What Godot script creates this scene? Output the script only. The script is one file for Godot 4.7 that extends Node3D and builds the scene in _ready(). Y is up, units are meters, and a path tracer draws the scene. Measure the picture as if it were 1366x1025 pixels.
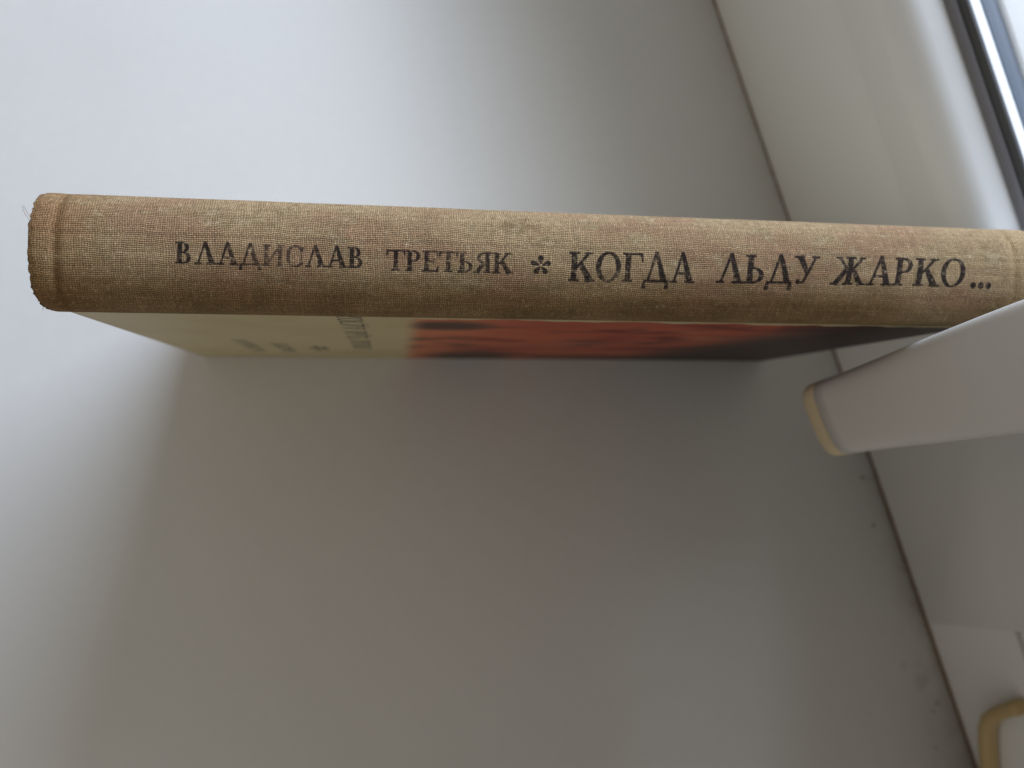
extends Node3D
# A worn cloth-bound book stands on its fore edge on a white window sill, seen from above, beside a plastic window.
# World axes: x along the book, y up, z towards the near side. The window has axes of its own (see place_window):
# local x points outdoors, local z runs along the window, its origin lies on the joint of sill and frame.

const SPINE_START := -0.0015
const SPINE_LENGTH := 0.2190
const COVER_LENGTH := 0.211
const COVER_HEIGHT := 0.1157
const WINDOW_AT := Vector3(0.2435, 0.0, 0.0)
const WINDOW_TURN := 0.33175

var noise := FastNoiseLite.new()
var rng := RandomNumberGenerator.new()


func _ready() -> void:
	rng.seed = 7
	noise.seed = 11
	noise.noise_type = FastNoiseLite.TYPE_SIMPLEX_SMOOTH
	noise.fractal_type = FastNoiseLite.FRACTAL_FBM
	noise.fractal_octaves = 3
	noise.frequency = 1.0
	set_camera()
	set_light()
	build_sill()
	build_frame()
	build_sash()
	build_book()


# ---------------------------------------------------------------- camera, light

func set_camera() -> void:
	var cam := Camera3D.new()
	cam.name = "camera"
	cam.transform = Transform3D(Basis(Vector3(0.98837081, 0.15201035, 0.00399935), Vector3(-0.0032662, 0.04751662, -0.99886511), Vector3(-0.15202787, 0.98723605, 0.04746054)).orthonormalized(), Vector3(0.06750441, 0.28029494, 0.02279402))
	cam.fov = 53.82
	cam.near = 0.01
	cam.far = 50.0
	var lens := CameraAttributesPhysical.new()
	lens.frustum_focal_length = 23.64
	lens.exposure_aperture = 10.0
	lens.frustum_focus_distance = 0.153
	lens.frustum_near = 0.01
	lens.frustum_far = 50.0
	cam.attributes = lens
	add_child(cam)
	cam.fov = 53.82


func set_light() -> void:
	var e := Environment.new()
	e.background_mode = Environment.BG_COLOR
	e.background_color = Color(0.292, 0.268, 0.232).linear_to_srgb()
	e.background_energy_multiplier = 1.0
	e.tonemap_mode = Environment.TONE_MAPPER_LINEAR
	e.tonemap_exposure = 1.0
	e.sdfgi_enabled = true
	e.ssao_enabled = true
	e.ssil_enabled = true
	var w := WorldEnvironment.new()
	w.name = "environment"
	w.environment = e
	add_child(w)
	# the overcast sky in front of the window
	var l := AreaLight3D.new()
	l.name = "window_daylight"
	l.area_size = Vector2(1.08, 0.55)
	l.light_energy = 3.3
	l.light_color = Color(0.87, 0.92, 1.0)
	l.area_range = 10.0
	l.shadow_enabled = true
	add_child(l)
	var from := window_point(Vector3(0.77, 0.49, -0.75))
	l.look_at_from_position(from, window_point(Vector3(-0.15, 0.0, 0.02)), Vector3.UP)


func window_point(p: Vector3) -> Vector3:
	return Transform3D(Basis(Vector3.UP, WINDOW_TURN), WINDOW_AT) * p


func place_window(o: Node3D) -> void:
	o.position = WINDOW_AT
	o.rotation.y = WINDOW_TURN


# ---------------------------------------------------------------- helpers

func thing(called: String, label: String, category: String) -> Node3D:
	var o := Node3D.new()
	o.name = called
	o.set_meta("label", label)
	o.set_meta("category", category)
	add_child(o, true)
	return o


func part(called: String, mesh: Mesh, m: Material, parent: Node3D) -> MeshInstance3D:
	var o := MeshInstance3D.new()
	o.name = called
	o.mesh = mesh
	o.material_override = m
	parent.add_child(o, true)
	return o


func plain(c: Color, rough: float) -> StandardMaterial3D:
	var m := StandardMaterial3D.new()
	m.albedo_color = c.linear_to_srgb()
	m.roughness = rough
	return m


func quad(st: SurfaceTool, a: Vector3, b: Vector3, c: Vector3, d: Vector3) -> void:
	for v in [a, b, c, a, c, d]:
		st.add_vertex(v)


# a grid of points (rows of equal length) as one smooth surface
func grid(rows: Array, uvs: Array = [], closed := false) -> ArrayMesh:
	var st := SurfaceTool.new()
	st.begin(Mesh.PRIMITIVE_TRIANGLES)
	var n: int = rows[0].size()
	for i in rows.size():
		for j in n:
			if uvs.size():
				st.set_uv(uvs[i][j])
			st.add_vertex(rows[i][j])
	for i in rows.size() - 1:
		for j in (n if closed else n - 1):
			var k := (j + 1) % n
			for q in [i * n + j, i * n + k, (i + 1) * n + j, i * n + k, (i + 1) * n + k, (i + 1) * n + j]:
				st.add_index(q)
	st.generate_normals()
	return st.commit()


# a profile in (x, y), anticlockwise, swept along z from z0 to z1; corners sharper than 40 degrees stay sharp
func extrude(profile: PackedVector2Array, z0: float, z1: float) -> ArrayMesh:
	var st := SurfaceTool.new()
	st.begin(Mesh.PRIMITIVE_TRIANGLES)
	var n := profile.size()
	for i in n:
		var a := profile[i]
		var b := profile[(i + 1) % n]
		var na := face_normal(profile, i, false)
		var nb := face_normal(profile, i, true)
		for q in [[a, z0, na], [a, z1, na], [b, z1, nb], [a, z0, na], [b, z1, nb], [b, z0, nb]]:
			st.set_normal(q[2])
			st.add_vertex(Vector3(q[0].x, q[0].y, q[1]))
	var t := Geometry2D.triangulate_polygon(profile)
	for i in range(0, t.size(), 3):
		for s in [[z0, Vector3.FORWARD, [0, 1, 2]], [z1, Vector3.BACK, [2, 1, 0]]]:
			for k in s[2]:
				st.set_normal(s[1])
				var p := profile[t[i + k]]
				st.add_vertex(Vector3(p.x, p.y, s[0]))
	return st.commit()


func face_normal(profile: PackedVector2Array, i: int, at_end: bool) -> Vector3:
	var n := profile.size()
	var e := (profile[(i + 1) % n] - profile[i]).normalized()
	var f := (profile[(i + 2) % n] - profile[(i + 1) % n]).normalized() if at_end else (profile[i] - profile[(i - 1 + n) % n]).normalized()
	var m := e
	if e.dot(f) > 0.76:
		m = (e + f).normalized()
	return Vector3(m.y, -m.x, 0)


func rounded(size: Vector2, at: Vector2, r: float, steps := 4) -> PackedVector2Array:
	var p := PackedVector2Array()
	for k in 4:
		var c := at + Vector2((size.x / 2 - r) * [1, -1, -1, 1][k], (size.y / 2 - r) * [1, 1, -1, -1][k])
		for j in steps + 1:
			var t := PI / 2 * (k + float(j) / steps)
			p.append(c + Vector2(cos(t), sin(t)) * r)
	return p


# a box with rounded long edges, its length along z
func bar(x0: float, x1: float, y0: float, y1: float, z0: float, z1: float, r: float) -> ArrayMesh:
	return extrude(rounded(Vector2(x1 - x0, y1 - y0), Vector2(x0 + x1, y0 + y1) / 2, r), z0, z1)


func tube(points: PackedVector3Array, radius: float, sides := 8) -> ArrayMesh:
	var rows := []
	for i in points.size():
		var d := (points[mini(i + 1, points.size() - 1)] - points[maxi(i - 1, 0)]).normalized()
		var s := d.cross(Vector3.UP if absf(d.y) < 0.9 else Vector3.RIGHT).normalized()
		var u := s.cross(d)
		var row := []
		for k in sides:
			row.append(points[i] + (s * cos(TAU * k / sides) + u * sin(TAU * k / sides)) * radius)
		rows.append(row)
	return grid(rows, [], true)


# ---------------------------------------------------------------- window sill

func build_sill() -> void:
	var n := 1024
	var data := PackedByteArray()
	data.resize(n * n * 3)
	var rough := PackedByteArray()
	rough.resize(n * n)
	for j in n:
		for i in n:
			# metres: x across to the window (0.75 is the joint), z along it
			var x := i / float(n) * 0.8 - 0.75
			var z := j / float(n) * 0.8 - 0.4
			var big := noise.get_noise_2d(x * 9, z * 9)
			var fine := noise.get_noise_2d(x * 160 + 40, z * 160)
			var c := Vector3(0.885, 0.885, 0.88) * (1.0 + 0.012 * big + 0.006 * fine)
			# grime collected along the joint, more of it towards the near end
			var near := smoothstep(0.03, 0.16, z)
			var grime := exp(x / 0.0045) * (0.06 + 0.36 * near) * (0.6 + 0.8 * noise.get_noise_2d(x * 90, z * 60 + 9))
			var spots := smoothstep(0.36, 0.6, noise.get_noise_2d(x * 70 + 3, z * 60 + 70)) * exp(x / 0.016) * 0.28 * near
			grime = clampf(grime + spots, 0.0, 0.75)
			c = c * (1.0 - grime) + Vector3(0.42, 0.33, 0.22) * grime
			var k := (j * n + i) * 3
			data[k] = int(clampf(c.x, 0, 1) * 255)
			data[k + 1] = int(clampf(c.y, 0, 1) * 255)
			data[k + 2] = int(clampf(c.z, 0, 1) * 255)
			rough[j * n + i] = int(clampf(0.50 + 0.05 * big + 0.05 * fine + 0.4 * grime, 0, 1) * 255)
	var m := StandardMaterial3D.new()
	m.albedo_texture = ImageTexture.create_from_image(Image.create_from_data(n, n, false, Image.FORMAT_RGB8, data))
	m.roughness_texture = ImageTexture.create_from_image(Image.create_from_data(n, n, false, Image.FORMAT_L8, rough))
	m.roughness_texture_channel = BaseMaterial3D.TEXTURE_CHANNEL_RED
	m.roughness = 1.0
	m.metallic_specular = 0.42
	var st := SurfaceTool.new()
	st.begin(Mesh.PRIMITIVE_TRIANGLES)
	# the board: top, rounded room-side edge, underside
	var prof := PackedVector2Array([Vector2(0.05, 0), Vector2(-0.55, 0)])
	for k in 7:
		var t := PI / 2 * k / 6.0
		prof.append(Vector2(-0.55 - 0.008 * sin(t), -0.008 + 0.008 * cos(t)))
	prof.append(Vector2(-0.558, -0.04))
	prof.append(Vector2(0.05, -0.04))
	for i in prof.size():
		var a := prof[i]
		var b := prof[(i + 1) % prof.size()]
		for q in [[a, -1.4], [a, 1.2], [b, 1.2], [a, -1.4], [b, 1.2], [b, -1.4]]:
			st.set_uv(Vector2((q[0].x + 0.75) / 0.8, (q[1] + 0.4) / 0.8))
			st.add_vertex(Vector3(q[0].x, q[0].y, q[1]))
	st.generate_normals()
	var sill := MeshInstance3D.new()
	sill.name = "windowsill"
	sill.mesh = st.commit()
	sill.material_override = m
	sill.set_meta("kind", "structure")
	sill.set_meta("label", "glossy white plastic window sill under the book")
	sill.set_meta("category", "window sill")
	place_window(sill)
	add_child(sill)
	# dried specks of dirt by the joint
	var dirt := plain(Color(0.13, 0.09, 0.05), 0.9)
	for s in [[-0.0062, 0.047, 0.7], [-0.0035, 0.0485, 0.4], [-0.0085, 0.0665, 0.65], [-0.0075, 0.1425, 0.5], [-0.0102, 0.1448, 0.4], [-0.014, 0.1585, 0.45]]:
		var rows := []
		for k in 4:
			var row := []
			for j in 9:
				var rr: float = s[2] * 0.001 * cos(PI / 2 * k / 3.0) * (1.0 + 0.35 * sin(j * 2.3 + s[1] * 900))
				row.append(Vector3(s[0] + cos(TAU * j / 9.0) * rr, 0.0001 + 0.0003 * sin(PI / 2 * k / 3.0), s[1] + sin(TAU * j / 9.0) * rr * 0.8))
			rows.append(row)
		part("dirt_speck", grid(rows, [], true), dirt, sill)


# ---------------------------------------------------------------- window

func white_plastic() -> StandardMaterial3D:
	var m := plain(Color(0.72, 0.725, 0.72), 0.36)
	var t := NoiseTexture2D.new()
	var f := FastNoiseLite.new()
	f.seed = 5
	f.frequency = 0.012
	f.fractal_octaves = 5
	t.noise = f
	t.width = 512
	t.height = 512
	t.seamless = true
	var g := Gradient.new()
	g.set_color(0, Color(0.27, 0.27, 0.27))
	g.set_color(1, Color(0.48, 0.48, 0.48))
	t.color_ramp = g
	m.roughness_texture = t
	m.roughness = 1.0
	m.uv1_triplanar = true
	m.uv1_scale = Vector3(6, 6, 6)
	return m


func build_frame() -> void:
	var white := white_plastic()
	var o := thing("window_frame", "white plastic window frame standing on the sill at the right", "window frame")
	place_window(o)
	part("bottom_rail", extrude(PackedVector2Array([Vector2(0.0, -0.002), Vector2(0.058, -0.002), Vector2(0.058, 0.0643), Vector2(0.0003, 0.0643), Vector2(0.0001, 0.0642), Vector2(0.0, 0.0640)]), -1.3, 0.06), white, o)
	part("bottom_rail", extrude(PackedVector2Array([Vector2(0.0, -0.002), Vector2(0.058, -0.002), Vector2(0.058, 0.0468), Vector2(0.001, 0.0468), Vector2(0.0003, 0.0465), Vector2(0.0, 0.0458)]), 0.06, 1.1), white, o)
	# fixed post on the near side, above the rail and a dark gap
	var gap := part("gap_seal", bar(0.009, 0.05, 0.0466, 0.0487, 0.086, 1.1, 0.0003), plain(Color(0.02, 0.018, 0.015), 0.8), o)
	gap.set_meta("label", "black gap line above the rail")
	part("post", bar(0.0, 0.058, 0.0485, 0.9, 0.085, 0.34, 0.002), white, o)
	# strip of old sealant along the joint
	var rows := []
	var n := 520
	for i in n + 1:
		var z := -0.5 + i * 0.8 / n
		var w := 0.00055 + 0.00025 * noise.get_noise_2d(z * 160, 3) + 0.0004 * smoothstep(-0.02, 0.12, z)
		var row := []
		for k in 5:
			var t := PI / 2 * k / 4.0
			row.append(Vector3(-w * (1.0 - sin(t)) - 0.0001, w * 0.8 * (1.0 - cos(t)) + 0.0001, z))
		rows.append(row)
	var seal := part("sealant", grid(rows), plain(Color(0.14, 0.09, 0.045), 0.85), o)
	seal.set_meta("label", "thin brown line of dirty sealant where frame meets sill")
	# yellowed plastic bracket near the bottom edge of the photograph
	var path: Array[Vector3] = [Vector3(-0.0035, -0.002, 0.21), Vector3(-0.0035, 0.0095, 0.178), Vector3(-0.0035, 0.0165, 0.1565), Vector3(-0.0035, 0.0205, 0.1465), Vector3(-0.0035, 0.0245, 0.1405), Vector3(-0.0035, 0.030, 0.1362), Vector3(-0.0035, 0.038, 0.1312), Vector3(-0.0035, 0.0405, 0.1300), Vector3(-0.0035, 0.0420, 0.1292)]
	rows = []
	for i in path.size():
		var d := (path[mini(i + 1, path.size() - 1)] - path[maxi(i - 1, 0)]).normalized()
		var across := d.cross(Vector3.RIGHT).normalized()
		var half := 0.0024 
		var row := []
		for q in rounded(Vector2(half * 2, 0.0068), Vector2.ZERO, 0.002, 3):
			row.append(path[i] + across * q.x + Vector3(q.y, 0, 0))
		rows.append(row)
	var end: Array = rows[-1]
	for f in [0.85, 0.6, 0.3, 0.0]:
		var cap := []
		for q in end:
			cap.append(path[-1] + Vector3(0, 0.0010, -0.00055) * sqrt(1.0 - f * f) + (q - path[-1]) * f)
		rows.append(cap)
	var hook := part("bracket", grid(rows, [], true), plain(Color(0.46, 0.34, 0.16), 0.45), o)
	hook.set_meta("label", "yellowed bent plastic bracket low on the frame")


func build_sash() -> void:
	var white := white_plastic()
	var o := thing("window_sash", "white plastic window sash with glass and lever handle above the frame", "window sash")
	place_window(o)
	# bottom rail of the sash: face, rounded nosing, bead rising to the gasket
	var p := PackedVector2Array([Vector2(-0.0004, 0.0648), Vector2(0.0, 0.0645), Vector2(0.0195, 0.0646), Vector2(0.0195, 0.0855), Vector2(0.0146, 0.0868)])
	for k in 13:
		var t := PI / 2 * k / 12.0
		p.append(Vector2(0.0096 - 0.010 * sin(t), 0.0765 + 0.0098 * cos(t)))
	part("bottom_rail", extrude(p, -1.2, -0.0280), white, o)
	# stile with the handle; its near edge is cut aslant at the foot
	var st := SurfaceTool.new()
	st.begin(Mesh.PRIMITIVE_TRIANGLES)
	var outline := [Vector2(-0.0278, 0.0646), Vector2(0.022, 0.0646), Vector2(0.022, 0.0045), Vector2(0.1092, 0.0045), Vector2(0.1005, 0.0465), Vector2(0.0948, 0.075), Vector2(0.0945, 0.9), Vector2(-0.0278, 0.9)]
	var inner := []
	for i in outline.size():
		var a: Vector2 = (outline[i] - outline[i - 1]).normalized().orthogonal()
		var b: Vector2 = (outline[(i + 1) % outline.size()] - outline[i]).normalized().orthogonal()
		inner.append(outline[i] - (a + b) / (1.0 + a.dot(b)) * 0.0012)
	var layers := []
	for s in [[outline, -0.0003], [outline, -0.0014], [outline.map(func(q): return q), -0.0014], [inner, -0.0026]]:
		var row := []
		for q in s[0]:
			row.append(Vector3(s[1], q.y, q.x))
		layers.append(row)
	for i in layers.size() - 1:
		for j in outline.size():
			var k := (j + 1) % outline.size()
			quad(st, layers[i][j], layers[i][k], layers[i + 1][k], layers[i + 1][j])
	var tri := Geometry2D.triangulate_polygon(PackedVector2Array(inner))
	for q in tri:
		st.add_vertex(Vector3(-0.0026, inner[q].y, inner[q].x))
	st.generate_normals()
	part("stile", st.commit(), white, o)
	part("stile_body", bar(0.0006, 0.056, 0.0646, 0.9, -0.0276, 0.084, 0.001), white, o)
	# gasket in two tones, the glass, the spacer between the panes and the outer rebate
	part("gasket", extrude(PackedVector2Array([Vector2(0.0147, 0.0869), Vector2(0.0170, 0.0862), Vector2(0.0170, 0.0888), Vector2(0.0160, 0.0886), Vector2(0.0150, 0.0878)]), -1.2, -0.0285), plain(Color(0.17, 0.165, 0.18), 0.5), o)
	part("gasket", extrude(PackedVector2Array([Vector2(0.0172, 0.0858), Vector2(0.0196, 0.0856), Vector2(0.0196, 0.0905), Vector2(0.0186, 0.0905), Vector2(0.0172, 0.0884)]), -1.2, -0.0285), plain(Color(0.07, 0.072, 0.078), 0.6), o)
	var glass := StandardMaterial3D.new()
	glass.transparency = BaseMaterial3D.TRANSPARENCY_ALPHA
	glass.albedo_color = Color(0.93, 0.97, 0.96, 0.04)
	glass.roughness = 0.02
	part("glass_pane", extrude(PackedVector2Array([Vector2(0.0198, 0.078), Vector2(0.0218, 0.078), Vector2(0.0218, 0.9), Vector2(0.0198, 0.9)]), -1.2, -0.0285), glass, o)
	var alu := plain(Color(0.80, 0.81, 0.82), 0.5)
	var spacer := part("spacer_bar", extrude(PackedVector2Array([Vector2(0.0220, 0.074), Vector2(0.0305, 0.074), Vector2(0.0305, 0.0828), Vector2(0.0300, 0.0832), Vector2(0.0225, 0.0832), Vector2(0.0220, 0.0828)]), -1.2, -0.0285), alu, o)
	spacer.set_meta("label", "pale spacer bar with rows of tiny holes between the panes")
	var holes := SurfaceTool.new()
	holes.begin(Mesh.PRIMITIVE_TRIANGLES)
	for i in 90:
		var c := Vector3(0.0283 + 0.0006 * (i % 2), 0.08324, -0.029 - i * 0.0037 - 0.0012 * sin(i * 1.7))
		for k in 6:
			for v in [Vector3.ZERO, Vector3(cos(TAU * k / 6), 0, sin(TAU * k / 6)), Vector3(cos(TAU * (k + 1) / 6), 0, sin(TAU * (k + 1) / 6))]:
				holes.add_vertex(c + v * 0.00022)
	holes.generate_normals()
	var hm := part("perforation", holes.commit(), plain(Color(0.25, 0.27, 0.3), 0.8), spacer)
	hm.set_meta("kind", "stuff")
	part("outer_seal", bar(0.0306, 0.0362, 0.074, 0.0830, -1.2, -0.0285, 0.0006), plain(Color(0.065, 0.095, 0.15), 0.5), o)
	part("outer_rail", bar(0.0364, 0.062, 0.066, 0.0840, -1.2, -0.0285, 0.001), white, o)
	build_handle(o, white)


func build_handle(sash: Node3D, white: Material) -> void:
	# frame of the lever: from its low end upwards, leaning a little along the window
	var foot := Vector3(-0.0505, 0.0690, 0.0062)
	var up := Vector3(-0.002, 0.079, -0.0112).normalized()
	var front := Vector3(-1, 0, 0)
	front = (front - up * front.dot(up)).normalized()
	var side := up.cross(front).normalized()
	var ring := func(at: float, half_w: float, half_t: float, bow: float) -> Array:
		var row := []
		for k in 40:
			var t := TAU * k / 40.0
			var c := cos(t)
			var s := sin(t)
			var x := signf(c) * pow(absf(c), 2.0 / 5.0) * half_w
			var y := signf(s) * pow(absf(s), 2.0 / 4.0) * half_t
			# the end is bowed: lower in the middle of the width
			var drop := bow * (1.0 - x * x / (half_w * half_w + 1e-9))
			row.append(foot + up * (at - drop) + side * x + front * y)
		return row
	var bow := 0.0013
	var rows := []
	rows.append(ring.call(0.0064, 0.0005, 0.0003, bow))
	rows.append(ring.call(0.0062, 0.0104, 0.0050, bow))
	rows.append(ring.call(0.0063, 0.0110, 0.0056, bow))
	for k in 22:
		var t := k / 21.0
		var y := 0.0064 + t * 0.128
		rows.append(ring.call(y, lerpf(0.0114, 0.0127, smoothstep(0.0, 0.6, t)), lerpf(0.0060, 0.0068, t), bow * (1.0 - t)))
	rows.append(ring.call(0.1362, 0.0115, 0.0060, 0.0))
	rows.append(ring.call(0.1372, 0.0080, 0.0035, 0.0))
	rows.append(ring.call(0.1372, 0.0003, 0.0002, 0.0))
	var lever: StandardMaterial3D = white.duplicate()
	lever.albedo_color = Color(0.71, 0.705, 0.69).linear_to_srgb()
	var h := part("handle", grid(rows, [], true), lever, sash)
	h.set_meta("label", "white lever handle pointing down with a yellowed end cap")
	var cap := []
	for s in [[0.0053, 0.0004, 0.0003], [0.0053, 0.0106, 0.0052], [0.0051, 0.0112, 0.0058], [0.0046, 0.0115, 0.0061], [0.0, 0.0114, 0.0060], [-0.0014, 0.0111, 0.0057], [-0.0021, 0.0104, 0.0050], [-0.0024, 0.0090, 0.0038], [-0.0025, 0.0004, 0.0003]]:
		cap.append(ring.call(s[0], s[1], s[2], bow))
	var cm := plain(Color(0.70, 0.60, 0.40), 0.42)
	part("end_cap", grid(cap, [], true), cm, h)
	# neck and rosette at the upper end
	var neck := []
	for s in [[-0.046, 0.0080], [-0.040, 0.0085], [-0.020, 0.0090], [-0.012, 0.0100]]:
		var row := []
		for k in 28:
			row.append(Vector3(s[0], 0.188 + s[1] * cos(TAU * k / 28), -0.0098 + s[1] * sin(TAU * k / 28)))
		neck.append(row)
	part("neck", grid(neck, [], true), lever, h)
	var ros := []
	for s in [[-0.0026, 1.0], [-0.0100, 0.97], [-0.0118, 0.9], [-0.0124, 0.75], [-0.0124, 0.02]]:
		var row := []
		for q in rounded(Vector2(0.030 * s[1], 0.070 * s[1]), Vector2.ZERO, 0.012 * s[1], 6):
			row.append(Vector3(s[0], 0.188 + q.y, -0.0098 + q.x))
		ros.append(row)
	part("rosette", grid(ros, [], true), lever, h)


# ---------------------------------------------------------------- book

func spine_profile() -> PackedVector2Array:
	# (z, y) from the front cover over the round back to the back cover
	var p := PackedVector2Array([Vector2(0.0005, 0.1155)])
	for i in 65:
		var t := PI * i / 64.0
		var c := cos(t)
		var s := sin(t)
		p.append(Vector2(-0.01125 + 0.0118 * signf(c) * pow(absf(c), 2.0 / 2.2), 0.117 + 0.0085 * pow(absf(s), 2.0 / 2.2)))
	p.append(Vector2(-0.0230, 0.1155))
	return p


func build_book() -> void:
	var book := thing("book", "worn book in faded beige cloth standing spine up on the sill", "book")
	var paper := plain(Color(0.60, 0.52, 0.36), 0.8)
	# page block, rounded under the spine
	var pp := PackedVector2Array([Vector2(-0.0199, 0.004), Vector2(-0.0027, 0.004)])
	for i in 13:
		var t := PI * i / 12.0
		pp.append(Vector2(-0.0113 + 0.0086 * cos(t), 0.1135 + 0.0075 * sin(t)))
	var block := part("page_block", extrude(pp, -0.2065, -0.003), paper, book)
	block.rotation.y = -PI / 2
	block.scale = Vector3(1, 1, 1)
	# covers
	var board := PackedVector2Array()
	for q in rounded(Vector2(0.0023, 0.1178), Vector2(-0.00115, 0.0589), 0.0005, 2):
		board.append(q)
	var front := part("front_cover", cover_mesh(0.0), cover_material(), book)
	front.set_meta("label", "cream front cover with a dark red picture and grey lettering")
	part("back_cover", cover_mesh(-0.0202), plain(Color(0.58, 0.50, 0.35), 0.6), book)
	# cloth spine
	var prof := spine_profile()
	var arc := PackedFloat32Array([0.0])
	for i in range(1, prof.size()):
		arc.append(arc[i - 1] + prof[i].distance_to(prof[i - 1]))
	var total := arc[arc.size() - 1]
	var xs := PackedFloat32Array()
	for i in 20:
		xs.append(i * 0.0005)
	for i in 120:
		xs.append(lerpf(0.010, SPINE_LENGTH - 0.010, i / 119.0))
	for i in 20:
		xs.append(SPINE_LENGTH - 0.0095 + i * 0.0005)
	var rows := []
	var uvs := []
	var centre := Vector2(-0.01125, 0.112)
	var ends := []
	for side in 2:
		var e := []
		for j in prof.size():
			e.append(0.0004 * noise.get_noise_2d(j * 0.35, 20.0 + side * 9) + 0.0005 * smoothstep(0.72, 1.0, 1.0 - arc[j] / total) + 0.0003 * smoothstep(0.9, 1.0, arc[j] / total))
		ends.append(e)
	# inner wall, rim, outer wall, rim, inner wall
	var plan := []
	plan.append([0.03, 0.0009, 0])
	plan.append([0.0, 0.0009, 0])
	plan.append([-0.0003, 0.0006, 0])
	plan.append([-0.0003, 0.0003, 0])
	for x in xs:
		plan.append([x, 0.0, 1])
	plan.append([SPINE_LENGTH + 0.0003, 0.0003, 0])
	plan.append([SPINE_LENGTH + 0.0003, 0.0006, 0])
	plan.append([SPINE_LENGTH, 0.0009, 0])
	plan.append([SPINE_LENGTH - 0.03, 0.0009, 0])
	for s in plan:
		var row := []
		var uv := []
		for j in prof.size():
			var x: float = s[0]
			var q := prof[j]
			var out := (q - centre).normalized()
			var inset: float = s[1]
			var over := smoothstep(0.06, 0.2, arc[j] / total) * smoothstep(0.06, 0.2, 1.0 - arc[j] / total)
			if s[2] == 1:
				var from_end := minf(x, SPINE_LENGTH - x)
				# the turned-in hem stands a little proud and a crease follows it
				var hem := 0.0043 if x < 0.1 else 0.0076
				inset += over * ((0.00036 if x < 0.1 else 0.0002) * exp(-pow((from_end - hem) / 0.0010, 2.0)) - 0.00022 * smoothstep(hem, hem - 0.0013, from_end))
				inset += 0.0004 * pow(clampf(1.0 - from_end / 0.0008, 0, 1), 2.0)
				inset += over * 0.00016 * noise.get_noise_2d(x * 70, arc[j] * 160) + over * 0.00022 * noise.get_noise_2d(x * 18, arc[j] * 30 + 4)
			else:
				inset += -0.0002 * over
			var e0: float = ends[0][j]
			var e1: float = ends[1][j]
			var shift := e0 * clampf(1.0 - x / 0.006, 0, 1) - e1 * clampf(1.0 - (SPINE_LENGTH - x) / 0.006, 0, 1)
			q -= out * inset
			row.append(Vector3(SPINE_START + x + shift, q.y, q.x))
			uv.append(Vector2(clampf(x / SPINE_LENGTH, 0.001, 0.999), 1.0 - arc[j] / total))
		rows.append(row)
		uvs.append(uv)
	var spine := part("spine", grid(rows, uvs), cloth_material(total), book)
	spine.set_meta("label", "rounded spine in stained beige cloth with worn black title")
	# frayed threads at the head
	var thread := plain(Color(0.30, 0.23, 0.15), 0.9)
	for s in [[Vector3(-0.0009, 0.1250, -0.0145), Vector3(-0.0022, 0.1254, -0.0165), Vector3(-0.0027, 0.1260, -0.0180)], [Vector3(-0.0009, 0.1249, -0.0148), Vector3(-0.0020, 0.1252, -0.0170), Vector3(-0.0024, 0.1262, -0.0182)], [Vector3(0.0006, 0.1205, -0.0005), Vector3(-0.0006, 0.1207, 0.0002), Vector3(-0.0010, 0.1204, 0.0009)]]:
		var curve := Curve3D.new()
		for i in s.size():
			var d: Vector3 = (s[mini(i + 1, s.size() - 1)] - s[maxi(i - 1, 0)]) / 6.0
			curve.add_point(s[i], -d, d)
		part("loose_thread", tube(curve.tessellate(3, 4), 0.00004, 5), thread, spine)


func cover_mesh(face: float) -> ArrayMesh:
	# a board 2.3 mm thick whose outer face (front) or inner face (back) lies at z = face, edges rounded
	var rows := []
	var uvs := []
	var zs := [[-0.0023, 0.0006], [-0.0021, 0.0002], [-0.0017, 0.0], [-0.0006, 0.0], [-0.0002, 0.0002], [0.0, 0.0006]]
	for s in zs:
		var row := []
		var uv := []
		for q in rounded(Vector2(COVER_LENGTH - 2 * s[1], 0.1176 - 2 * s[1]), Vector2(COVER_LENGTH / 2, 0.0588), 0.0012, 3):
			row.append(Vector3(q.x, q.y, face + s[0]))
			uv.append(Vector2(q.x / COVER_LENGTH, 1.0 - q.y / 0.1176))
		rows.append(row)
		uvs.append(uv)
	var st := SurfaceTool.new()
	st.begin(Mesh.PRIMITIVE_TRIANGLES)
	var n: int = rows[0].size()
	for i in rows.size() - 1:
		for j in n:
			var k := (j + 1) % n
			for q in [[i, j], [i, k], [i + 1, k], [i, j], [i + 1, k], [i + 1, j]]:
				st.set_uv(uvs[q[0]][q[1]])
				st.add_vertex(rows[q[0]][q[1]])
	for i in [0, rows.size() - 1]:
		for j in range(1, n - 1):
			for k in ([0, j, j + 1] if i else [0, j + 1, j]):
				st.set_uv(uvs[i][k])
				st.add_vertex(rows[i][k])
	st.generate_normals()
	return st.commit()


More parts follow.
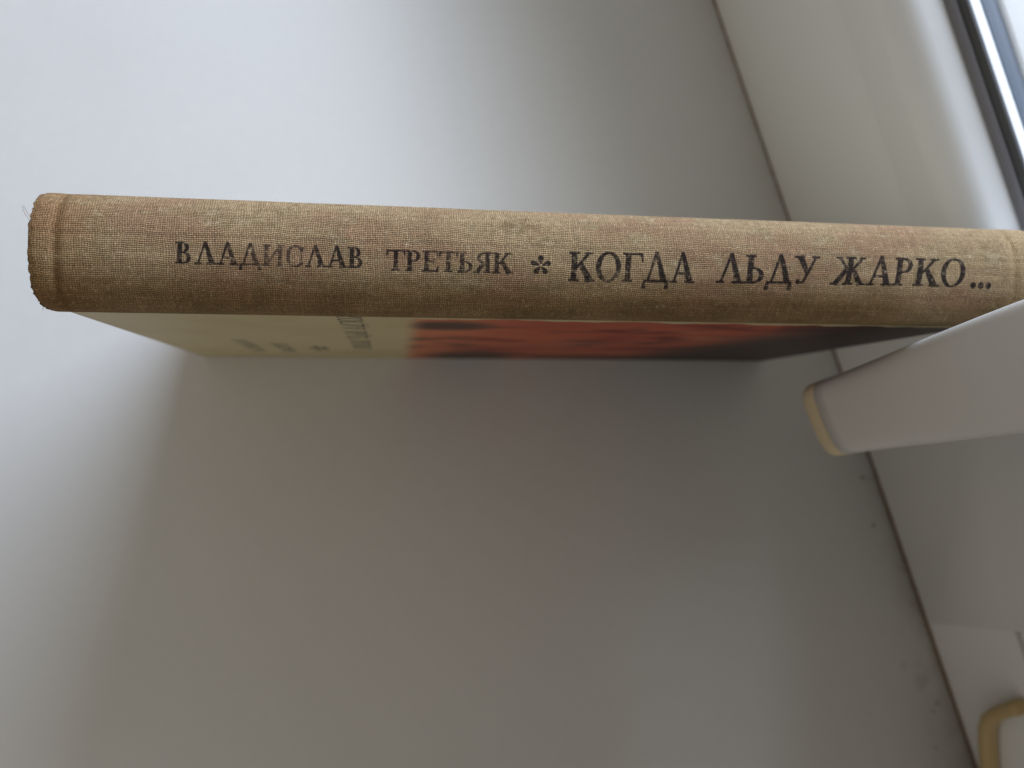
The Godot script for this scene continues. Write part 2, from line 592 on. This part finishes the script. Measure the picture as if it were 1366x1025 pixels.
func cover_material() -> StandardMaterial3D:
	var w := 1024
	var h := 574
	var data := PackedByteArray()
	data.resize(w * h * 3)
	var ink := PackedFloat32Array()
	ink.resize(w * h)
	# lettering runs from the spine towards the fore edge, letter tops towards the head: draw it on its side
	var k := w / 209.5
	var side := PackedFloat32Array()
	side.resize(w * h)
	word(side, h, w, "КОГДА ЛЬДУ ЖАРКО", Vector2(3 * k, 59.5 * k), 80 * k, 5.2 * k, 0.0, 0.0)
	word(side, h, w, "ВЛАДИСЛАВ", Vector2(58 * k, 25.5 * k), 36 * k, 3.8 * k, 0.0, 0.0)
	word(side, h, w, "ТРЕТЬЯК", Vector2(66 * k, 35.0 * k), 28 * k, 3.8 * k, 0.0, 0.0)
	word(side, h, w, "✻", Vector2(74 * k, 46 * k), 14 * k, 6.0 * k, 0.0, 0.0)
	for y in h:
		for x in w:
			# side image: its x is our y, its y is (w - our x)
			ink[y * w + x] = side[clampi(x, 0, w - 1) * h + y]
	for y in h:
		for x in w:
			var mx := x / k
			var my := y / k
			var n1 := noise.get_noise_2d(mx * 0.03, my * 0.03)
			var n2 := noise.get_noise_2d(mx * 0.10 + 50, my * 0.09)
			var n3 := noise.get_noise_2d(mx * 0.5, my * 0.5 + 80)
			var c := Vector3(0.82, 0.77, 0.61) * (1.0 + 0.03 * n1 + 0.02 * n3)
			c = c.lerp(Vector3(0.73, 0.66, 0.49), clampf(0.5 * n1 + 0.25, 0, 0.6))
			c = c.lerp(Vector3(0.20, 0.19, 0.19), ink[y * w + x] * 0.85)
			# the picture, bleeding off the tail and the fore edge
			var edge := 71.0 + 1.5 * noise.get_noise_2d(3.0, my * 0.010)
			var inside := smoothstep(-3.0, 3.0, mx - edge) * smoothstep(-0.6, 0.6, my - 8.0 - 3.0 * noise.get_noise_2d(mx * 0.05, 4.0))
			if inside > 0.0:
				var red := Vector3(0.70, 0.32, 0.205)
				red = red.lerp(Vector3(0.74, 0.37, 0.22), smoothstep(-0.1, 0.5, noise.get_noise_2d(mx * 0.02 + 50, my * 0.035)) * 0.8)
				red = red.lerp(Vector3(0.44, 0.12, 0.085), smoothstep(0.0, 0.5, noise.get_noise_2d(mx * 0.018 + 7, my * 0.03 + 20)))
				red = red.lerp(Vector3(0.72, 0.47, 0.34), smoothstep(0.2, 0.6, noise.get_noise_2d(mx * 0.015 + 9, my * 0.05 + 5)) * 0.6)
				red = red.lerp(Vector3(0.85, 0.52, 0.36), smoothstep(108.0, 74.0, mx + 6.0 * n1) * 0.8)
				var dark := smoothstep(0.28, 0.6, noise.get_noise_2d(mx * 0.02 + 31, my * 0.04)) * 0.7
				dark = maxf(dark, smoothstep(30.0, 8.0, Vector2((mx - 93.0) * 1.3, (my - 106.0) * 1.0).length()) * 0.9)
				dark = maxf(dark, smoothstep(12.0, 4.0, Vector2((mx - 79.0) * 0.75, my - 20.0).length()) * 0.8)
				dark = maxf(dark, smoothstep(26.0, 6.0, Vector2((mx - 140.0) * 0.6, my - 112.0).length()) * 0.6)
				dark = maxf(dark, smoothstep(160.0, 192.0, mx + 0.25 * my))
				red = red.lerp(Vector3(0.15, 0.12, 0.115), dark * 0.86)
				c = c.lerp(red, inside)
			# rubbed edge near the head
			c = c.lerp(Vector3(0.74, 0.68, 0.57), smoothstep(3.0, 0.0, mx) * 0.5)
			var i := (y * w + x) * 3
			data[i] = int(clampf(c.x, 0, 1) * 255)
			data[i + 1] = int(clampf(c.y, 0, 1) * 255)
			data[i + 2] = int(clampf(c.z, 0, 1) * 255)
	var m := StandardMaterial3D.new()
	m.albedo_texture = ImageTexture.create_from_image(Image.create_from_data(w, h, false, Image.FORMAT_RGB8, data))
	m.roughness = 0.55
	return m


func cloth_material(arc_length: float) -> StandardMaterial3D:
	var w := 2048
	var k := w / (SPINE_LENGTH * 1000.0)   # pixels per millimetre
	var h := int(arc_length * 1000.0 * k)
	var mm := SPINE_START * 1000.0
	var ink := PackedFloat32Array()
	ink.resize(w * h)
	var row := func(s: float) -> float: return h - s * k
	var col := func(x: float) -> float: return (x - mm) * k
	word(ink, w, h, "ВЛАДИСЛАВ", Vector2(col.call(24.75), row.call(14.65)), 36.6 * k, 4.15 * k, 0.0, 0.0)
	word(ink, w, h, "ТРЕТЬЯК", Vector2(col.call(65.5), row.call(14.35)), 26.0 * k, 4.15 * k, 0.0, 0.02)
	word(ink, w, h, "✻", Vector2(col.call(95.5), row.call(14.5)), 4.2 * k, 4.0 * k, 0.0, 0.0)
	word(ink, w, h, "КОГДА", Vector2(col.call(103.4), row.call(13.15)), 28.2 * k, 6.05 * k, -0.010, 0.05)
	word(ink, w, h, "ЛЬДУ", Vector2(col.call(136.4), row.call(13.55)), 24.0 * k, 6.1 * k, -0.009, 0.10)
	word(ink, w, h, "ЖАРКО", Vector2(col.call(163.4), row.call(13.8)), 33.3 * k, 6.15 * k, -0.008, 0.17)
	word(ink, w, h, "...", Vector2(col.call(198.0), row.call(13.8)), 5.9 * k, 5.9 * k, 0.0, 0.0)
	var data := PackedByteArray()
	data.resize(w * h * 3)
	var relief := PackedByteArray()
	relief.resize(w * h)
	# every thread has a thickness and a shade of its own
	var pitch := 0.44
	var warp := PackedFloat32Array()
	var weft := PackedFloat32Array()
	for i in 700:
		warp.append(rng.randf())
	for i in 140:
		weft.append(rng.randf())
	for y in h:
		var s := (h - y - 0.5) / k
		for x in w:
			var t := (x + 0.5) / k
			var wob := noise.get_noise_2d(t * 0.12, s * 0.12) * 0.5
			var wob2 := noise.get_noise_2d(t * 0.15 + 70, s * 0.1) * 0.35
			var a := (t + wob) / pitch
			var b := (s + wob2) / (pitch * 0.92) + 8.0
			var ia := int(a)
			var ib := int(b)
			var fa := sin(PI * (a - ia))
			var fb := sin(PI * (b - ib))
			var slub := noise.get_noise_2d(t * 0.5, ib * 3.7) * 0.5 + 0.5
			var up := (ia + ib) % 2 == 0
			var hh := 0.0
			var tone := 0.0
			if up:
				hh = pow(fa, 0.45) * (0.40 + 0.60 * fb)
				tone = warp[clampi(ia, 0, 699)] * 0.25 + 0.75 * (noise.get_noise_2d(ia * 3.1, s * 0.35 + 11) * 0.5 + 0.5)
			else:
				hh = pow(fb, 0.75) * (0.6 + 0.4 * fa)
				tone = weft[clampi(ib, 0, 139)] * 0.45 + slub * 0.55
			hh = clampf(hh * (0.8 + 0.3 * tone), 0, 1)
			relief[y * w + x] = int(hh * 255)
			# stains and wear
			var n1 := noise.get_noise_2d(t * 0.022, s * 0.05)
			var n2 := noise.get_noise_2d(t * 0.06 + 90, s * 0.11)
			var n3 := noise.get_noise_2d(t * 0.3 + 10, s * 0.45 + 33)
			var n4 := noise.get_noise_2d(t * 0.9, s * 0.9 + 57)
			var c := Vector3(0.735, 0.635, 0.495)
			c = c.lerp(Vector3(0.675, 0.53, 0.42), smoothstep(-0.15, 0.45, n1 + 0.22 * smoothstep(16.0, 24.0, s) * smoothstep(130.0, 40.0, t)) * 0.65)
			c = c.lerp(Vector3(0.64, 0.575, 0.43), smoothstep(0.0, 0.5, n2) * 0.5)
			c = c.lerp(Vector3(0.80, 0.725, 0.60), smoothstep(0.1, 0.55, n3 * 0.45 + n2 * 0.55) * 0.55)
			c = c.lerp(Vector3(0.54, 0.43, 0.31), smoothstep(0.15, 0.6, -n3 * 0.3 - n1 * 0.6) * 0.5)
			# soiled along the lower side and rubbed pale towards the tail
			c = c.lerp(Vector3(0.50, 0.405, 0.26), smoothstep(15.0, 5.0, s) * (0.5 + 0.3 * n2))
			c = c.lerp(Vector3(0.60, 0.44, 0.28), smoothstep(18.0, 0.0, t) * 0.45)
			c = c.lerp(Vector3(0.78, 0.68, 0.52), smoothstep(208.0, 213.0, t) * 0.75)
			c = c.lerp(Vector3(0.45, 0.32, 0.18), exp(-pow((t - 4.6) / 0.7, 2.0)) * 0.35)
			c *= 0.47 + 0.48 * pow(hh, 0.9) + 0.36 * tone * hh
			c *= 1.0 + 0.05 * n4
			c *= Vector3(1.0, 0.985, 0.95)
			c = c.lerp(Vector3.ONE * c.dot(Vector3(0.3, 0.59, 0.11)), 0.07)
			# scuffs where the threads show nearly white
			c = c.lerp(Vector3(0.86, 0.80, 0.68), smoothstep(0.48, 0.62, n4 + 0.3 * n3) * hh * 0.6)
			# worn ink
			var p := ink[y * w + x]
			if p > 0.0:
				var wear := 0.74 - 0.9 * maxf(0.0, n4) - 0.5 * maxf(0.0, n3)
				wear -= 0.40 * exp(-pow((t - 46.0) / 7.0, 2.0)) + 0.22 * exp(-pow((t - 84.0) / 10.0, 2.0)) + 0.35 * exp(-pow((t - 115.5) / 3.5, 2.0)) * smoothstep(18.0, 14.0, s)
				p *= clampf(wear + 0.75 * (hh - 0.30), 0.12, 0.97)
				c = c.lerp(Vector3(0.145, 0.12, 0.115), p)
			var i := (y * w + x) * 3
			data[i] = int(clampf(c.x, 0, 1) * 255)
			data[i + 1] = int(clampf(c.y, 0, 1) * 255)
			data[i + 2] = int(clampf(c.z, 0, 1) * 255)
	var m := StandardMaterial3D.new()
	m.albedo_texture = ImageTexture.create_from_image(Image.create_from_data(w, h, false, Image.FORMAT_RGB8, data))
	m.heightmap_enabled = true
	m.heightmap_texture = ImageTexture.create_from_image(Image.create_from_data(w, h, false, Image.FORMAT_L8, relief))
	m.heightmap_scale = 0.018
	m.roughness = 0.88
	m.metallic_specular = 0.25
	m.texture_repeat = false
	return m


# ---------------------------------------------------------------- lettering (an old-style serif face, cap height 1)

func stem(x: float, half := 0.085) -> Array:
	return [["l", x, 0, x, 1, half, half], ["l", x - half - 0.09, 0.022, x + half + 0.09, 0.022, 0.026, 0.026], ["l", x - half - 0.09, 0.978, x + half + 0.09, 0.978, 0.026, 0.026]]


func foot_serif(x: float, y := 0.022, half := 0.13) -> Array:
	return [["l", x - half, y, x + half, y, 0.026, 0.026]]


# [advance, strokes]; a stroke is "l" x0 y0 x1 y1 half-width0 half-width1 or "o" cx cy rx ry stroke_x stroke_y clip (0 all, 1 right half, 2 left half, 3 open at the right)
func glyph(ch: String) -> Array:
	match ch:
		"В":
			return [0.80, stem(0.2) + [["o", 0.34, 0.755, 0.23, 0.245, 0.12, 0.05, 1], ["o", 0.36, 0.265, 0.29, 0.265, 0.14, 0.05, 1], ["l", 0.2, 0.975, 0.35, 0.975, 0.025, 0.025], ["l", 0.2, 0.515, 0.36, 0.515, 0.025, 0.025], ["l", 0.2, 0.025, 0.37, 0.025, 0.025, 0.025]]]
		"Л":
			return [0.94, [["l", 0.46, 1.06, 0.16, 0, 0.035, 0.03], ["l", 0.46, 1.06, 0.75, 0, 0.05, 0.105]] + foot_serif(0.16) + foot_serif(0.74, 0.022, 0.19)]
		"А":
			return [0.94, [["l", 0.46, 1.06, 0.16, 0, 0.035, 0.03], ["l", 0.46, 1.06, 0.75, 0, 0.05, 0.10], ["l", 0.25, 0.32, 0.66, 0.32, 0.028, 0.028]] + foot_serif(0.16) + foot_serif(0.74, 0.022, 0.18)]
		"Д":
			return [0.98, [["l", 0.48, 1.06, 0.20, 0.04, 0.035, 0.032], ["l", 0.48, 1.06, 0.76, 0.04, 0.05, 0.10], ["l", 0.06, 0.03, 0.92, 0.03, 0.032, 0.032], ["l", 0.09, 0.04, 0.07, -0.22, 0.03, 0.065], ["l", 0.89, 0.04, 0.89, -0.22, 0.03, 0.065]]]
		"И":
			return [1.0, stem(0.2, 0.075) + stem(0.78, 0.075) + [["l", 0.22, 0.05, 0.76, 0.95, 0.035, 0.035]]]
		"С":
			return [0.86, [["o", 0.46, 0.5, 0.40, 0.53, 0.15, 0.05, 3], ["l", 0.74, 0.68, 0.76, 0.95, 0.02, 0.045], ["l", 0.74, 0.2, 0.77, 0.1, 0.025, 0.03]]]
		"Т":
			return [0.84, [["l", 0.42, 0, 0.42, 1, 0.085, 0.085], ["l", 0.05, 0.968, 0.79, 0.968, 0.032, 0.032], ["l", 0.07, 1.0, 0.02, 0.74, 0.055, 0.012], ["l", 0.77, 1.0, 0.82, 0.74, 0.055, 0.012]] + foot_serif(0.42, 0.022, 0.18)]
		"Р":
			return [0.74, stem(0.2) + [["o", 0.35, 0.73, 0.29, 0.27, 0.13, 0.05, 1], ["l", 0.2, 0.975, 0.36, 0.975, 0.025, 0.025], ["l", 0.2, 0.485, 0.36, 0.485, 0.025, 0.025]]]
		"Е":
			return [0.76, stem(0.2) + [["l", 0.2, 0.972, 0.66, 0.972, 0.028, 0.028], ["l", 0.2, 0.51, 0.52, 0.51, 0.026, 0.026], ["l", 0.2, 0.028, 0.70, 0.028, 0.028, 0.028], ["l", 0.64, 1.0, 0.69, 0.76, 0.045, 0.012], ["l", 0.52, 0.62, 0.52, 0.40, 0.02, 0.02], ["l", 0.68, 0.0, 0.73, 0.26, 0.05, 0.012]]]
		"Ь":
			return [0.74, stem(0.2) + [["o", 0.34, 0.275, 0.32, 0.275, 0.14, 0.05, 1], ["l", 0.2, 0.525, 0.35, 0.525, 0.025, 0.025], ["l", 0.2, 0.025, 0.35, 0.025, 0.025, 0.025]]]
		"Я":
			return [0.84, stem(0.62) + [["o", 0.46, 0.73, 0.31, 0.27, 0.13, 0.05, 2], ["l", 0.45, 0.975, 0.62, 0.975, 0.025, 0.025], ["l", 0.45, 0.485, 0.62, 0.485, 0.025, 0.025], ["l", 0.46, 0.5, 0.14, 0.0, 0.075, 0.085]] + foot_serif(0.12, 0.022, 0.13)]
		"К":
			return [0.92, stem(0.2) + [["l", 0.28, 0.45, 0.72, 1.0, 0.034, 0.034], ["l", 0.42, 0.60, 0.78, 0.0, 0.075, 0.10]] + foot_serif(0.78, 0.022, 0.17) + foot_serif(0.71, 0.978, 0.14)]
		"О":
			return [0.98, [["o", 0.49, 0.5, 0.43, 0.53, 0.155, 0.05, 0]]]
		"Г":
			return [0.74, stem(0.2) + [["l", 0.2, 0.968, 0.68, 0.968, 0.032, 0.032], ["l", 0.67, 1.0, 0.72, 0.70, 0.055, 0.012]]]
		"У":
			return [0.86, [["l", 0.17, 1.0, 0.46, 0.36, 0.095, 0.06], ["l", 0.72, 1.0, 0.34, 0.06, 0.03, 0.035], ["l", 0.34, 0.06, 0.14, 0.02, 0.035, 0.03], ["d", 0.15, 0.05, 0.16, 0.1, 0.055, 0.055]] + foot_serif(0.16, 0.978, 0.17) + foot_serif(0.72, 0.978, 0.13)]
		"Ж":
			return [1.22, stem(0.6) + [["l", 0.54, 0.50, 0.20, 0.97, 0.04, 0.035], ["l", 0.66, 0.50, 1.0, 0.97, 0.04, 0.035], ["l", 0.50, 0.58, 0.16, 0.0, 0.06, 0.085], ["l", 0.70, 0.58, 1.04, 0.0, 0.06, 0.085]] + foot_serif(0.14, 0.022, 0.14) + foot_serif(1.06, 0.022, 0.14) + foot_serif(0.19, 0.965, 0.1) + foot_serif(1.01, 0.965, 0.1)]
		".":
			return [0.36, [["d", 0.17, 0.08, 0.19, 0.10, 0.11, 0.11]]]
		"✻":
			var s := []
			for i in 5:
				var d := Vector2.from_angle(PI / 2 + TAU * i / 5.0)
				s.append(["d", 0.5 + d.x * 0.13, 0.42 + d.y * 0.13, 0.5 + d.x * 0.38, 0.42 + d.y * 0.38, 0.035, 0.13])
			return [1.0, s]
	return [0.5, []]


func word(ink: PackedFloat32Array, w: int, h: int, text: String, at: Vector2, width: float, cap: float, slope: float, slant: float) -> void:
	var natural := 0.0
	for ch in text:
		natural += glyph(ch)[0]
	var sx := width / natural
	var x := at.x
	for ch in text:
		var g := glyph(ch)
		var x0 := maxi(int(x - 0.3 * cap), 0)
		var x1 := mini(int(x + g[0] * sx + 0.45 * cap), w - 1)
		var base := at.y + slope * (x - at.x)
		for py in range(maxi(int(base - 1.2 * cap), 0), mini(int(base + 0.35 * cap), h - 1) + 1):
			var gy := (base - py - 0.5) / cap
			for px in range(x0, x1 + 1):
				var p := Vector2((px + 0.5 - x - slant * gy * cap) / sx, gy)
				var best := 0.0
				for s in g[1]:
					best = maxf(best, clampf(0.5 - (stroke_distance(s, p) - 0.014) * cap, 0, 1))
				if best > 0.0:
					ink[py * w + px] = maxf(ink[py * w + px], best)
		x += g[0] * sx


func stroke_distance(s: Array, p: Vector2) -> float:
	if s[0] == "o":
		var q := p - Vector2(s[1], s[2])
		if (s[7] == 1 and q.x < 0) or (s[7] == 2 and q.x > 0) or (s[7] == 3 and q.x > s[3] * 0.72):
			return 1.0
		var ro := Vector2(s[3], s[4])
		var ri := Vector2(s[3] - s[5], s[4] - s[6])
		var outer := (q / ro).length()
		var inner := (q / ri).length()
		return maxf((outer - 1.0) * minf(ro.x, ro.y), (1.0 - inner) * minf(ri.x, ri.y))
	var a := Vector2(s[1], s[2])
	var d := Vector2(s[3], s[4]) - a
	var along := (p - a).dot(d) / d.length_squared()
	var t := clampf(along, 0, 1)
	var half: float = lerpf(s[5], s[6], t)
	var off := absf((p - a).cross(d.normalized()))
	if s[0] == "d" or s[1] == s[3] and absf(d.y) < 0.12:
		return (p - a - d * t).length() - half
	return maxf(off - half, maxf(-along, along - 1.0) * d.length())
